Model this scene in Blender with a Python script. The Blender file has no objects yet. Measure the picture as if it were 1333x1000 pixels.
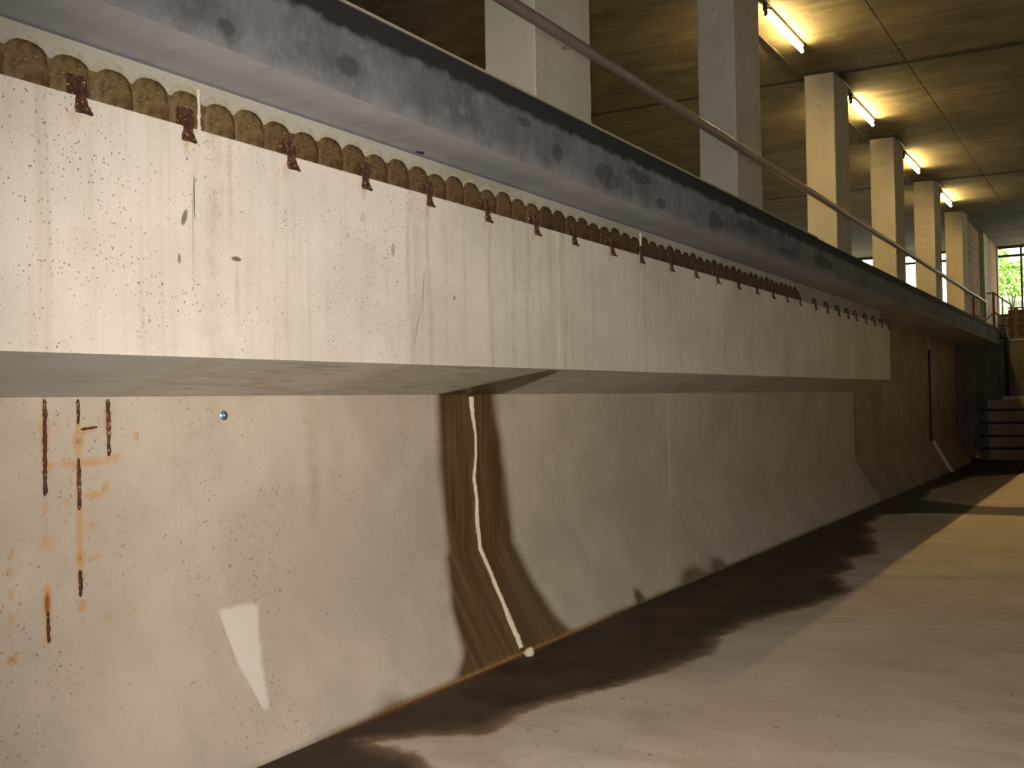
import bpy, bmesh, math, random
import numpy as np
from mathutils import Matrix, Vector

random.seed(7)
S = bpy.context.scene
COL = S.collection
EYE = 1.6                     # geometry is written with the eye at z = 0; everything is lifted by EYE at the end

# ------------------------------------------------------------------ camera
cam_d = bpy.data.cameras.new('camera')
cam = bpy.data.objects.new('camera', cam_d); COL.objects.link(cam)
cam_d.lens = 37.81; cam_d.sensor_width = 36.0; cam_d.clip_start = 0.05; cam_d.clip_end = 300
R = [[0.49961443, 0.00866205, 0.86620459], [-0.866061, 0.02576537, 0.49927396], [-0.01799335, -0.99963049, 0.02037461]]
cam.matrix_world = Matrix([[R[i][0], -R[i][1], -R[i][2], 0] for i in range(3)] + [[0, 0, 0, 1]])
S.camera = cam

# ------------------------------------------------------------------ world, sun, flash, exposure
w = bpy.data.worlds.new('sky'); S.world = w; w.use_nodes = True
bg = w.node_tree.nodes['Background']
bg.inputs[0].default_value = (0.93, 1.0, 0.95, 1); bg.inputs[1].default_value = 3.0
sun_d = bpy.data.lights.new('sun', 'SUN'); sun_d.energy = 11.0; sun_d.angle = 0.01; sun_d.color = (1, .97, .88)
sun = bpy.data.objects.new('sun', sun_d); COL.objects.link(sun)
sun.rotation_euler = Vector((0.45, 0.25, -0.86)).to_track_quat('-Z', 'Y').to_euler(); sun.location = (40, 0, 20)
fl_d = bpy.data.lights.new('camera_flash', 'SPOT'); fl_d.energy = 1480; fl_d.spot_size = math.radians(86); fl_d.spot_blend = 1.0
fl_d.shadow_soft_size = 0.03; fl_d.color = (1.0, 0.955, 0.90)
fl = bpy.data.objects.new('camera_flash', fl_d); COL.objects.link(fl)
fl.location = (-0.03, 0.06, 0.07)
fl.rotation_euler = Vector((1289, 568, -34)).to_track_quat('-Z', 'Y').to_euler()
S.view_settings.view_transform = 'Standard'; S.view_settings.look = 'None'
S.view_settings.exposure = 0.0; S.view_settings.gamma = 1.0; S.view_settings.use_curve_mapping = False

# ------------------------------------------------------------------ node helper
class Mat:
    def __init__(self, name, rough=.85, bump=None):
        self.m = bpy.data.materials.new(name); self.m.use_nodes = True
        self.t = self.m.node_tree; self.n = self.t.nodes; self.l = self.t.links
        self.b = self.n['Principled BSDF']; self.b.inputs['Roughness'].default_value = rough
        self.b.inputs['Specular IOR Level'].default_value = .3
        tc = self.n.new('ShaderNodeTexCoord'); self.co = tc.outputs['Object']
        self._sep = None
    def put(self, sock, v):
        if isinstance(v, bpy.types.NodeSocket): self.l.new(v, sock)
        elif isinstance(v, (tuple, list)) and len(v) == 3 and sock.type == 'RGBA': sock.default_value = (*v, 1)
        else: sock.default_value = v
    def mp(self, scale=(1, 1, 1), loc=(0, 0, 0), rot=(0, 0, 0), vec=None):
        n = self.n.new('ShaderNodeMapping'); self.put(n.inputs[0], vec or self.co)
        n.inputs['Scale'].default_value = scale; n.inputs['Location'].default_value = loc; n.inputs['Rotation'].default_value = rot
        return n.outputs[0]
    def noise(self, scale, detail=4, vec=None, rough=.55, dist=0):
        n = self.n.new('ShaderNodeTexNoise'); self.put(n.inputs['Vector'], vec or self.co)
        n.inputs['Scale'].default_value = scale; n.inputs['Detail'].default_value = detail
        n.inputs['Roughness'].default_value = rough; n.inputs['Distortion'].default_value = dist
        return n.outputs[0]
    def vor(self, scale, vec=None, out='Distance'):
        n = self.n.new('ShaderNodeTexVoronoi'); self.put(n.inputs['Vector'], vec or self.co)
        n.inputs['Scale'].default_value = scale
        return n.outputs[out]
    def ma(self, op, a, b=0.0, clamp=False):
        n = self.n.new('ShaderNodeMath'); n.operation = op; n.use_clamp = clamp
        self.put(n.inputs[0], a); self.put(n.inputs[1], b); return n.outputs[0]
    def step(self, v, lo, hi, o0=0., o1=1.):
        n = self.n.new('ShaderNodeMapRange'); n.interpolation_type = 'SMOOTHSTEP'; self.put(n.inputs[0], v)
        n.inputs[1].default_value = lo; n.inputs[2].default_value = hi; n.inputs[3].default_value = o0; n.inputs[4].default_value = o1
        return n.outputs[0]
    def mix(self, f, a, b, mode='MIX'):
        n = self.n.new('ShaderNodeMix'); n.data_type = 'RGBA'; n.blend_type = mode
        self.put(n.inputs[0], f); self.put(n.inputs[6], a); self.put(n.inputs[7], b); return n.outputs[2]
    def attr(self, name):
        n = self.n.new('ShaderNodeAttribute'); n.attribute_name = name; return n.outputs['Fac']
    def sep(self, i):
        if self._sep is None:
            self._sep = self.n.new('ShaderNodeSeparateXYZ'); self.put(self._sep.inputs[0], self.co)
        return self._sep.outputs[i]
    def ell(self, x0, z0, a, b, soft=.35, tilt=0.0):
        """soft ellipse mask in the X-Z plane, edge broken up a little; tilt shears x with z"""
        dx = self.ma('SUBTRACT', self.sep(0), x0); dz = self.ma('SUBTRACT', self.sep(2), z0)
        if tilt: dx = self.ma('SUBTRACT', dx, self.ma('MULTIPLY', dz, tilt))
        dx = self.ma('POWER', self.ma('DIVIDE', self.ma('ABSOLUTE', dx), a), 2.); dz = self.ma('POWER', self.ma('DIVIDE', self.ma('ABSOLUTE', dz), b), 2.)
        return self.step(self.ma('ADD', dx, dz), 1 - soft, 1 + soft, 1., 0.)
    def col(self, c): self.put(self.b.inputs['Base Color'], c)
    def bump(self, h, strength=.3, dist=.01):
        n = self.n.new('ShaderNodeBump'); n.inputs['Strength'].default_value = strength; n.inputs['Distance'].default_value = dist
        self.put(n.inputs['Height'], h); self.l.new(n.outputs[0], self.b.inputs['Normal'])

def flat(name, c, rough=.7, metal=0, var=.25, scale=14):
    k = Mat(name, rough); k.b.inputs['Metallic'].default_value = metal
    n = k.noise(scale, 5)
    k.col(k.mix(n, tuple(x * (1 - var) for x in c), tuple(x * (1 + var) for x in c)))
    k.bump(n, .25, .004); return k.m

def concrete(name, c1, c2, streak=.25, holes=.5, hscale=38, grain=.10, streak_col=(.40, .33, .22), extra=None, rough=.88, bumpd=.006, cloud=1.1):
    k = Mat(name, rough)
    c = k.mix(k.step(k.noise(cloud, 5, rough=.6), .35, .65), c1, c2)
    s = k.noise(1.0, 4, k.mp((9, 9, .35)), rough=.65)
    s2 = k.noise(1.0, 3, k.mp((30, 30, .8), (3, 1, 2)), rough=.6)
    sm = k.ma('MULTIPLY', k.ma('MAXIMUM', k.step(s, .50, .72), k.ma('MULTIPLY', k.step(s2, .52, .75), .6)), streak)
    c = k.mix(sm, c, streak_col)
    g = k.noise(150, 3, rough=.7)
    c = k.mix(1.0, c, k.mix(g, (1 - grain * 1.6,) * 3, (1 + grain,) * 3), 'MULTIPLY')
    hmask = None
    if holes:
        d = k.vor(hscale, k.mp((1, 1, 1), (0, 0, 0)))
        cl = k.noise(3.0, 3); thr = k.ma('MULTIPLY', k.step(k.noise(hscale * .7, 2), .38, .72), k.step(cl, .35, .65, .55, 1.25))
        dd = k.ma('SUBTRACT', k.ma('MULTIPLY', thr, .30), d)
        hmask = k.step(dd, -.02, .05)
        c = k.mix(k.ma('MULTIPLY', hmask, holes), c, (.16, .12, .085))
    h = k.ma('ADD', k.ma('MULTIPLY', k.noise(9, 5), .6), k.ma('MULTIPLY', g, .35))
    if hmask is not None: h = k.ma('SUBTRACT', h, k.ma('MULTIPLY', hmask, .8))
    if extra: c = extra(k, c) or c
    k.col(c); k.bump(h, .35, bumpd)
    return k

# ------------------------------------------------------------------ materials
def wall_extra(k, c):
    nz = k.noise(14, 5); nf = k.noise(55, 4)
    # lime
    lm = k.step(k.ma('ADD', k.attr('lime'), k.ma('MULTIPLY', k.ma('SUBTRACT', nz, .5), .5)), .30, .75)
    c = k.mix(k.ma('MULTIPLY', lm, .62), c, (.80, .72, .61))
    # dirt / old run-off
    dm = k.step(k.ma('ADD', k.attr('dirt'), k.ma('MULTIPLY', k.ma('SUBTRACT', nz, .5), .45)), .12, .85)
    c = k.mix(k.ma('MULTIPLY', dm, .80), c, (.30, .205, .10))
    # water-soaked dark brown band
    a = k.ma('ADD', k.attr('wet'), k.ma('MULTIPLY', k.ma('SUBTRACT', k.noise(5, 4), .5), .25))
    wm = k.step(a, .12, .75)
    wc = k.mix(k.step(k.noise(1, 4, k.mp((16, .5, 1.2))), .35, .7), (.085, .042, .014), (.145, .085, .034))
    edge = k.ma('MULTIPLY', k.step(a, .20, .34), k.step(a, .40, .62, 1., 0.))
    wc = k.mix(k.ma('MULTIPLY', edge, .8), wc, (.135, .105, .055))
    c = k.mix(wm, c, wc)
    # rust
    r = k.ma('ADD', k.attr('rust'), k.ma('MULTIPLY', k.ma('SUBTRACT', nf, .5), .35))
    c = k.mix(k.ma('MULTIPLY', k.step(r, .16, .55), .70), c, (.50, .27, .09))
    c = k.mix(k.step(r, .60, .92), c, (.27, .095, .028))
    rg = k.ma('SUBTRACT', .88, k.ma('MULTIPLY', wm, .42))
    k.put(k.b.inputs['Roughness'], rg)
    return c

def beam_extra(k, c):
    c = wall_extra(k, c)
    for (x, z, a, b, colr, f, t) in [(3.071, .855, .0035, .09, (.05, .04, .035), .95, 0), (3.062, .72, .002, .16, (.12, .1, .08), .5, 0),
            (3.018, .765, .013, .032, (.13, .10, .05), .85, .3), (3.30, .632, .028, .010, (.12, .07, .05), .9, 0),
            (4.40, .80, .016, .035, (.30, .22, .12), .6, .1), (2.53, .60, .05, .07, (.62, .42, .28), .18, 0),
            (4.66, .60, .006, .13, (.28, .24, .22), .7, .12), (4.60, .42, .006, .10, (.34, .22, .12), .7, .3),
            (2.99, .60, .008, .02, (.10, .08, .06), .7, .0), (4.16, .93, .02, .028, (.50, .45, .38), .5, .0),
            (4.96, .60, .012, .012, (.15, .12, .10), .7, .0)]:
        c = k.mix(k.ma('MULTIPLY', k.ell(x, z, a, b, .5, t), f), c, colr)
    return c

C_BEAM = concrete('pale_pitted_concrete', (.63, .55, .46), (.74, .65, .555), streak=.28, holes=.8, hscale=75, streak_col=(.40, .30, .17), extra=beam_extra).m
C_WALL = concrete('stained_cast_concrete', (.465, .382, .297), (.555, .458, .36), streak=.25, holes=.7, hscale=60, streak_col=(.42, .35, .22), extra=wall_extra, cloud=1.7).m
C_WALL_SHADED = concrete('shaded_far_wall_concrete', (.28, .225, .16), (.38, .31, .225), streak=.5, holes=.4, hscale=60, streak_col=(.16, .12, .075), extra=wall_extra, cloud=1.7).m  # copy of the wall concrete, far-end shade put into darker base and streaks
def under_extra(k, c):
    n = k.noise(1, 5, k.mp((1.1, 7, 7), rot=(0, 0, .45)), dist=1.2)
    c = k.mix(k.ma('MULTIPLY', k.step(n, .5, .68), .45), c, (.42, .31, .15))
    n2 = k.noise(1, 5, k.mp((2.0, 16, 16), (4, 0, 0), rot=(0, 0, .4)), dist=1.5)
    c = k.mix(k.ma('MULTIPLY', k.step(n2, .55, .64), .4), c, (.22, .19, .14))
    x = k.step(k.sep(0), 2.6, 4.0, 1., 0.)
    c = k.mix(k.ma('MULTIPLY', x, .65), c, (.47, .45, .42))
    return wall_extra(k, c)
C_UNDER = concrete('grained_underside_concrete', (.50, .45, .37), (.60, .54, .45), streak=.0, holes=.1, extra=under_extra).m
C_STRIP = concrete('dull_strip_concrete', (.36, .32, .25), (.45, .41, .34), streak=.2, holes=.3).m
def soff_extra(k, c):
    n = k.noise(1, 5, k.mp((5, 1.2, 5), rot=(0, 0, .3)), dist=.8)
    c = k.mix(k.ma('MULTIPLY', k.step(n, .42, .7), .45), c, (.31, .305, .31))
    n = k.noise(1, 4, k.mp((40, 3, 5), rot=(0, 0, .2)))
    return k.mix(k.ma('MULTIPLY', k.step(n, .5, .75), .3), c, (.22, .225, .24))
C_SOFFIT = concrete('grey_deck_soffit_concrete', (.35, .35, .355), (.43, .43, .43), streak=0, holes=.15, extra=soff_extra).m
def fas_extra(k, c):
    n = k.noise(3.2, 7, rough=.7)
    c = k.mix(k.ma('MULTIPLY', k.step(n, .40, .70), .8), c, (.075, .072, .074))
    n = k.noise(11, 6, k.mp(loc=(5, 2, 3)), rough=.7)
    c = k.mix(k.ma('MULTIPLY', k.step(n, .52, .72), .5), c, (.26, .255, .25))
    d = k.step(k.ma('ADD', k.attr('dirt'), k.ma('MULTIPLY', k.ma('SUBTRACT', k.noise(13, 5, rough=.7), .5), 1.5)), .40, .8)
    c = k.mix(k.ma('MULTIPLY', d, .7), c, (.045, .046, .046))
    lo = k.step(k.ma('ADD', k.sep(2), k.ma('MULTIPLY', k.ma('SUBTRACT', k.noise(5, 6, rough=.7), .5), .35)), 1.36, 1.50, 1., 0.)
    c = k.mix(k.ma('MULTIPLY', lo, .6), c, (.27, .265, .262))
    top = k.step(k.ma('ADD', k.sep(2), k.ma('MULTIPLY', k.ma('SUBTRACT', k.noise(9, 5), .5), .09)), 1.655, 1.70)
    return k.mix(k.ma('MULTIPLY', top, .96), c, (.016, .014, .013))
C_FASCIA = concrete('sooty_fascia_concrete', (.125, .123, .125), (.185, .182, .18), streak=.15, holes=.15, streak_col=(.06, .06, .06), extra=fas_extra).m
C_COLUMN = concrete('column_concrete', (.50, .45, .35), (.58, .52, .41), streak=.15, holes=.35, hscale=16, streak_col=(.36, .31, .22), bumpd=.004).m
def ceil_extra(k, c):
    n = k.noise(1, 5, k.mp((6, .55, 4)), rough=.65, dist=.6)
    c = k.mix(k.ma('MULTIPLY', k.step(n, .42, .66), .65), c, (.085, .066, .036))
    n = k.noise(.9, 5, rough=.7)
    return k.mix(k.ma('MULTIPLY', k.step(n, .5, .66), .6), c, (.055, .042, .025))
C_CEIL = concrete('board_marked_ceiling_concrete', (.14, .11, .066), (.20, .16, .10), streak=0, holes=.0, extra=ceil_extra, bumpd=.03).m
def floor_extra(k, c):
    n = k.noise(1.7, 6, k.mp((1, .6, 1)), rough=.65, dist=.5)
    c = k.mix(k.ma('MULTIPLY', k.step(n, .48, .66), .5), c, (.36, .28, .19))
    n = k.noise(1, 6, k.mp((2.2, .8, 1), (7, 3, 1), rot=(0, 0, .5)), rough=.7, dist=1)
    c = k.mix(k.ma('MULTIPLY', k.step(n, .52, .60), .3), c, (.62, .53, .43))
    c = k.mix(k.ma('MULTIPLY', k.step(k.noise(26, 3), .66, .72), .6), c, (.16, .10, .06))
    a = k.ma('ADD', k.attr('wet'), k.ma('MULTIPLY', k.ma('SUBTRACT', k.noise(6, 6, rough=.65), .5), .22))
    wm = k.step(a, -.03, .05)
    dk = k.mix(k.step(k.noise(2.5, 5), .35, .7), (.040, .022, .012), (.082, .046, .024))
    br = k.mix(k.step(a, .0, .16), (.23, .15, .09), dk)
    c = k.mix(wm, c, br)
    rust = k.step(k.ma('ADD', k.attr('rust'), k.ma('MULTIPLY', k.ma('SUBTRACT', k.noise(20, 4), .5), .7)), .4, .75)
    c = k.mix(k.ma('MULTIPLY', rust, .7), c, (.22, .08, .02))
    k.put(k.b.inputs['Roughness'], k.ma('SUBTRACT', .88, k.ma('MULTIPLY', wm, .18)))
    return c
C_FLOOR = concrete('beige_slab_floor', (.52, .42, .33), (.63, .525, .42), streak=0, holes=.0, extra=floor_extra, grain=.14).m
C_PLAIN = concrete('rough_plain_concrete', (.34, .29, .21), (.44, .38, .28), streak=.3, holes=.3, hscale=20).m
C_DARK = concrete('dark_concrete', (.10, .08, .055), (.16, .13, .09), streak=.3, holes=0).m  # darker concrete for trench end, gate recess and floor base
C_LOG = concrete('weathered_stoplog_timber', (.19, .135, .09), (.27, .195, .13), streak=0, holes=0).m
GAP = flat('dark_joint_backing', (.03, .025, .02), .9)

def rust_mat():
    k = Mat('flaking_rust', .8)
    c = k.mix(k.step(k.noise(45, 5), .35, .65), (.040, .015, .009), (.105, .038, .018))
    c = k.mix(k.step(k.noise(70, 4, k.mp(loc=(3, 2, 1))), .60, .70), c, (.55, .40, .24))
    k.col(c); k.bump(k.noise(90, 5), .8, .004); return k.m
RUST = rust_mat()
def pad_mat(name, ca, cb, cc):
    k = Mat(name, .6)
    gz = k.sep(2)
    base = k.mix(k.step(k.noise(24, 5), .35, .65), ca, cb)
    base = k.mix(k.ma('MULTIPLY', k.step(k.noise(2.0, 3), .45, .65), .5), base, cc)
    d = k.noise(1, 4, k.mp((60, 60, 130)))
    base = k.mix(k.ma('MULTIPLY', k.step(d, .62, .74), .6), base, (.55, .48, .33))
    k.col(base); k.bump(k.noise(60, 5), .6, .006); return k.m
PAD = pad_mat('brown_mineral_stain', (.095, .052, .018), (.175, .112, .045), (.14, .12, .045))
PAD2 = pad_mat('dark_brown_mineral_stain', (.075, .036, .012), (.145, .082, .032), (.12, .085, .032))
PAD3 = pad_mat('red_brown_mineral_stain', (.050, .022, .009), (.10, .048, .020), (.08, .045, .018))
def rim_mat():
    k = Mat('pale_mineral_halo', .8)
    c = k.mix(k.step(k.noise(18, 5), .3, .7), (.34, .29, .19), (.46, .40, .29))
    k.col(c); k.bump(k.noise(40, 4), .4, .004); return k.m
RIM = rim_mat()
LIME = flat('white_lime_crust', (.62, .52, .36), .7, var=.22, scale=30)
STEEL = flat('brown_painted_steel_pipe', (.26, .19, .15), .5, .2, var=.35, scale=5)
RAILRED = flat('rusty_handrail_paint', (.22, .08, .035), .7)
GREYSTEEL = flat('galvanised_plug', (.35, .45, .52), .35, .8)
HOUSING = flat('lamp_housing_enamel', (.55, .50, .42), .5)
BLACK = flat('black_fitting', (.02, .02, .02), .5)
CABLE = flat('dark_conduit', (.06, .05, .035), .6)
BLOCK = concrete('salmon_blockwork', (.36, .20, .10), (.44, .26, .13), streak=.2, holes=.2).m
FRAME = flat('dark_window_frame', (.08, .06, .05), .5)
TIMBER = flat('brown_timber_boarding', (.13, .065, .03), .8)
GROUND = flat('pale_outdoor_ground', (.62, .62, .50), .9)
BARK = flat('shrub_bark', (.10, .07, .04), .9)
def tube_mat():
    m = bpy.data.materials.new('fluorescent_tube_glow'); m.use_nodes = True; t = m.node_tree
    t.nodes.remove(t.nodes['Principled BSDF']); e = t.nodes.new('ShaderNodeEmission')
    e.inputs[0].default_value = (1.0, .72, .27, 1); e.inputs[1].default_value = 340
    t.links.new(e.outputs[0], t.nodes['Material Output'].inputs[0]); return m
TUBE = tube_mat()
def leaf_mat():
    k = Mat('bright_leaves', .6)
    n = k.noise(2.2, 3)
    k.col(k.mix(k.step(n, .35, .65), (.18, .38, .05), (.55, .70, .25))); return k.m
LEAF = leaf_mat()

# ------------------------------------------------------------------ mesh helpers
def link(name, me, m, parent=None):
    o = bpy.data.objects.new(name, me); COL.objects.link(o)
    if m and not me.materials: me.materials.append(m)
    if parent: o.parent = parent
    return o
def tag(o, label=None, cat=None, group=None, kind=None):
    if label: o['label'] = label
    if cat: o['category'] = cat
    if group: o['group'] = group
    if kind: o['kind'] = kind
    return o
def empty(name, loc=(0, 0, 0), parent=None):
    o = bpy.data.objects.new(name, None); o.location = loc; COL.objects.link(o); o.empty_display_size = .1
    if parent: o.parent = parent
    return o
def lin(a, b, step):
    n = max(1, int(math.ceil((b - a) / step))); return [a + (b - a) * i / n for i in range(n + 1)]
def extrude(name, prof, xs, m, parent=None, fields=None, mats=None, smooth=False):
    """closed (y, z) profile swept along X; prof may be a function of x. fields: {attr: f(X, Y, Z)}; mats: per profile edge material index"""
    pf = prof if callable(prof) else (lambda x: prof)
    V = []; F = []; MI = []
    n = len(pf(xs[0]))
    for x in xs: V += [(x, y, z) for (y, z) in pf(x)]
    for i in range(len(xs) - 1):
        for j in range(n):
            a = i * n + j; b = i * n + (j + 1) % n
            F.append((a, b, b + n, a + n)); MI.append(mats[j] if mats else 0)
    F.append(tuple(range(n))[::-1]); F.append(tuple((len(xs) - 1) * n + j for j in range(n))); MI += [0, 0]
    me = bpy.data.meshes.new(name); me.from_pydata(V, [], F)
    for mm in (m if isinstance(m, list) else [m]): me.materials.append(mm)
    me.polygons.foreach_set('material_index', MI)
    bm = bmesh.new(); bm.from_mesh(me); bmesh.ops.recalc_face_normals(bm, faces=bm.faces); bm.to_mesh(me); bm.free()
    A = np.array(V)
    for k, f in (fields or {}).items():
        at = me.attributes.new(k, 'FLOAT', 'POINT'); at.data.foreach_set('value', np.asarray(f(A[:, 0], A[:, 1], A[:, 2]), dtype=np.float32))
    return link(name, me, None, parent)
def dens(pts, step):
    """subdivide an open polyline of (y, z) points"""
    out = []
    for a, b in zip(pts[:-1], pts[1:]):
        L = math.dist(a, b); n = max(1, int(L / step))
        out += [(a[0] + (b[0] - a[0]) * i / n, a[1] + (b[1] - a[1]) * i / n) for i in range(n)]
    return out + [pts[-1]]
def box_bm(bm, x0, x1, y0, y1, z0, z1, bev=0):
    r = bmesh.ops.create_cube(bm, size=1)
    for v in r['verts']:
        v.co = Vector(((x0 + x1) / 2 + v.co.x * (x1 - x0), (y0 + y1) / 2 + v.co.y * (y1 - y0), (z0 + z1) / 2 + v.co.z * (z1 - z0)))
    if bev:
        es = list({e for v in r['verts'] for e in v.link_edges})
        bmesh.ops.bevel(bm, geom=es, offset=bev, segments=2, affect='EDGES', profile=.5)
def bmo(name, bm, m, parent=None, smooth=False):
    me = bpy.data.meshes.new(name); bm.to_mesh(me); bm.free(); me.materials.append(m)
    if smooth: me.polygons.foreach_set('use_smooth', [True] * len(me.polygons))
    return link(name, me, None, parent)
def box(name, x0, x1, y0, y1, z0, z1, m, parent=None, bev=0):
    bm = bmesh.new(); box_bm(bm, x0, x1, y0, y1, z0, z1, bev); return bmo(name, bm, m, parent)
def tube_bm(bm, pts, r, seg=10, caps=True):
    P = [Vector(p) for p in pts]; rings = []
    rr = r if isinstance(r, (list, tuple)) else [r] * len(P)
    up = None
    for i, p in enumerate(P):
        d = (P[min(i + 1, len(P) - 1)] - P[max(i - 1, 0)]).normalized()
        if up is None: up = Vector((0, 0, 1)) if abs(d.z) < .9 else Vector((1, 0, 0))
        a = d.cross(up).normalized(); b = a.cross(d).normalized(); up = b
        rings.append([bm.verts.new(p + (a * math.cos(t) + b * math.sin(t)) * rr[i]) for t in [2 * math.pi * q / seg for q in range(seg)]])
    for A, B in zip(rings[:-1], rings[1:]):
        for q in range(seg): bm.faces.new((A[q], A[(q + 1) % seg], B[(q + 1) % seg], B[q]))
    if caps: bm.faces.new(rings[0][::-1]); bm.faces.new(rings[-1])
def tube(name, pts, r, m, parent=None, seg=10):
    bm = bmesh.new(); tube_bm(bm, pts, r, seg); bmesh.ops.recalc_face_normals(bm, faces=bm.faces)
    return bmo(name, bm, m, parent, True)

# ------------------------------------------------------------------ stain fields
def gau(v, c, s): return np.exp(-((v - c) / s) ** 2)
def sst(v, a, b):
    t = np.clip((v - a) / (b - a), 0, 1); return t * t * (3 - 2 * t)
def lower_wet(X, Y, Z):
    # left and right edges of the soaked band as functions of height
    zl = [-1.60, -1.48, -1.23, -.93, -.60, -.34, .08]
    xl = [5.25, 5.46, 5.54, 5.75, 5.70, 5.66, 5.66]; xr = [6.75, 6.66, 6.58, 6.57, 6.50, 6.45, 6.34]
    L = np.interp(Z, zl, xl); Rr = np.interp(Z, zl, xr)
    m = sst(X, L - .14, L + .14) * (1 - sst(X, Rr - .20, Rr + .18))
    fringe = .72 * (1 - sst(Z, -1.6, -1.55)) * (.45 + .55 * sst(X, 3.3, 4.8))
    tuft = .9 * (1 - sst(Z, -1.58, -1.40)) * (gau(X, 9.2, .35) + gau(X, 9.9, .2) + gau(X, 4.65, .25) * .5 + gau(X, 8.0, .1))
    return np.maximum(np.maximum(m, fringe), tuft)
RU = [ # x, z, sx, sz, strength
 (2.814, -.10, .020, .20, .75), (2.814, -.05, .04, .04, .55), (2.835, -.21, .03, .025, .6), (2.815, -.37, .024, .03, .55), (2.815, -.52, .045, .05, .42),
 (2.82, -.45, .012, .08, .4), (2.820, -.76, .022, .075, 1.0), (2.822, -.83, .016, .06, .95), (2.822, -.90, .02, .03, .7),
 (2.974, -.10, .02, .12, .6), (2.974, -.115, .032, .04, .8), (2.974, -.30, .02, .20, .6), (2.976, -.47, .022, .20, .66), (2.978, -.60, .028, .045, .8), (2.978, -.68, .018, .05, .95),
 (2.985, -.80, .026, .035, .7), (2.985, -.86, .02, .04, .4),
 (3.02, -.061, .06, .014, .75), (2.90, -.06, .10, .018, .3), (3.00, -.205, .16, .028, .58), (2.93, -.205, .06, .02, .4), (3.16, -.195, .05, .028, .5), (3.05, -.34, .07, .02, .62), (2.92, -.36, .05, .02, .45),
 (3.11, -.31, .025, .03, .6), (3.035, -.47, .035, .022, .6), (3.12, -.43, .03, .04, .3), (3.05, -.61, .055, .014, .6), (3.13, -.30, .02, .06, .3),
 (3.122, -.02, .025, .09, .6), (3.122, -.05, .04, .03, .5), (3.277, -.104, .022, .03, .55), (3.12, -.20, .04, .04, .4),
 (3.12, -.73, .03, .025, .42), (3.12, -.87, .04, .03, .42), (3.26, -.86, .03, .03, .35), (3.04, -.78, .02, .02, .35),
 (2.656, -.552, .020, .024, .52), (2.655, -.612, .022, .024, .56), (2.661, -.700, .022, .032, .5), (2.66, -.800, .024, .034, .48), (2.663, -.88, .012, .03, .42), (2.66, -.95, .03, .010, .8),
 (3.83, -.90, .008, .04, .55), (7.05, -.33, .01, .12, .5), (7.2, -.33, .01, .06, .5), (7.1, -.33, .08, .012, .45), (4.42, -.50, .01, .05, .4)]
def lower_rust(X, Y, Z):
    r = np.zeros_like(X)
    for (x, z, sx, sz, s) in RU: r = np.maximum(r, s * np.exp(-(((X - x) / sx) ** 2 + ((Z - z) / sz) ** 2) ** 1.3))
    edge = .40 * (1 - sst(Z, -1.6, -1.54)) * sst(X, 3.8, 5.2) * (1 - sst(X, 7.0, 8.0))
    return np.maximum(r, edge)
def lower_lime(X, Y, Z):
    zk = (-.95 - Z)
    xl = 3.735 + .04 * zk - .05 * np.clip(zk - .3, 0, 1); xr = 4.06 - .45 * zk
    xl = np.interp(Z, [-1.5, -1.17, -.95], [3.79, 3.74, 3.74]); xr = np.interp(Z, [-1.5, -1.17, -.95], [3.83, 3.95, 4.06])
    m = sst(X, xl - .02, xl + .03) * (1 - sst(X, xr - .12, xr + .03)) * sst(-Z, .945, .955) * (1 - sst(-Z, 1.35, 1.56))
    j = .40 * gau(Z, -.95, .018) * (.4 + .6 * np.sin(X * 1.9) ** 2) * (X < 9) + .5 * gau(Z, -.95, .02) * (X > 9.9) * (X < 13)
    v = .36 * (gau(X, 4.61, .05) + gau(X, 4.53, .03) + gau(X, 9.45, .10) + gau(X, 10.1, .06) + gau(X, 7.0, .03) * (Z > -.6)) * (.6 + .4 * np.sin(Z * 9))
    v = np.maximum(v, .52 * (Z < -.9) * (gau(X, 9.62, .04) + gau(X, 10.05, .05)))
    w = .42 * (1 - sst(Z, -1.55, -1.25)) * (gau(X, 4.75, .35) + gau(X, 6.95, .25))
    return np.maximum(np.maximum(m, j), np.maximum(v, w))
def lower_dirt(X, Y, Z):
    d = np.zeros_like(X)
    for x, s, a in [(4.45, .10, .38), (4.9, .06, .22), (5.25, .05, .25), (2.9, .25, .15), (9.75, .12, .3), (8.5, .1, .15), (12.5, .3, .25), (13.4, .2, .3), (14.4, .15, .3), (3.3, .06, .2)]:
        d = np.maximum(d, a * gau(X, x, s) * sst(Z, -1.0, -.4))
    d = np.maximum(d, .45 * gau(X, 9.6, .12) * (Z < -.9)); d = np.maximum(d, .42 * (1 - sst(Z, -1.6, -1.50)) * (X > 7.2) * (X < 17)); d = np.maximum(d, .25 * gau(X, 4.85, .4) * gau(Z, -1.35, .12))
    return d

def beam_dirt(X, Y, Z):
    d = np.zeros_like(X); top = sst(Z, .2, .5)
    for x, s, a in [(3.17, .085, .36), (3.285, .018, .42), (3.9, .03, .2), (4.13, .018, .25), (4.36, .02, .3), (4.54, .025, .45), (4.72, .03, .45), (4.88, .02, .35), (4.62, .10, .28),
                    (5.05, .03, .25), (5.35, .03, .42), (5.52, .05, .25), (5.62, .03, .38), (5.8, .03, .4), (5.97, .02, .36), (6.12, .03, .32), (6.3, .03, .4), (6.6, .02, .3), (7.0, .02, .28),
                    (7.65, .03, .42), (8.3, .04, .2), (9.2, .03, .2), (10.3, .03, .4), (11.5, .08, .25), (13, .1, .3), (14.5, .1, .3), (15.6, .2, .3), (3.6, .05, .15)]:
        wob = .012 * np.sin(Z * 7 + x * 31)
        d = np.maximum(d, a * gau(X + wob, x, s))
    d = np.maximum(d, .22 * gau(X, 3.2, .2) * gau(Z, .4, .12))
    return d
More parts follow.
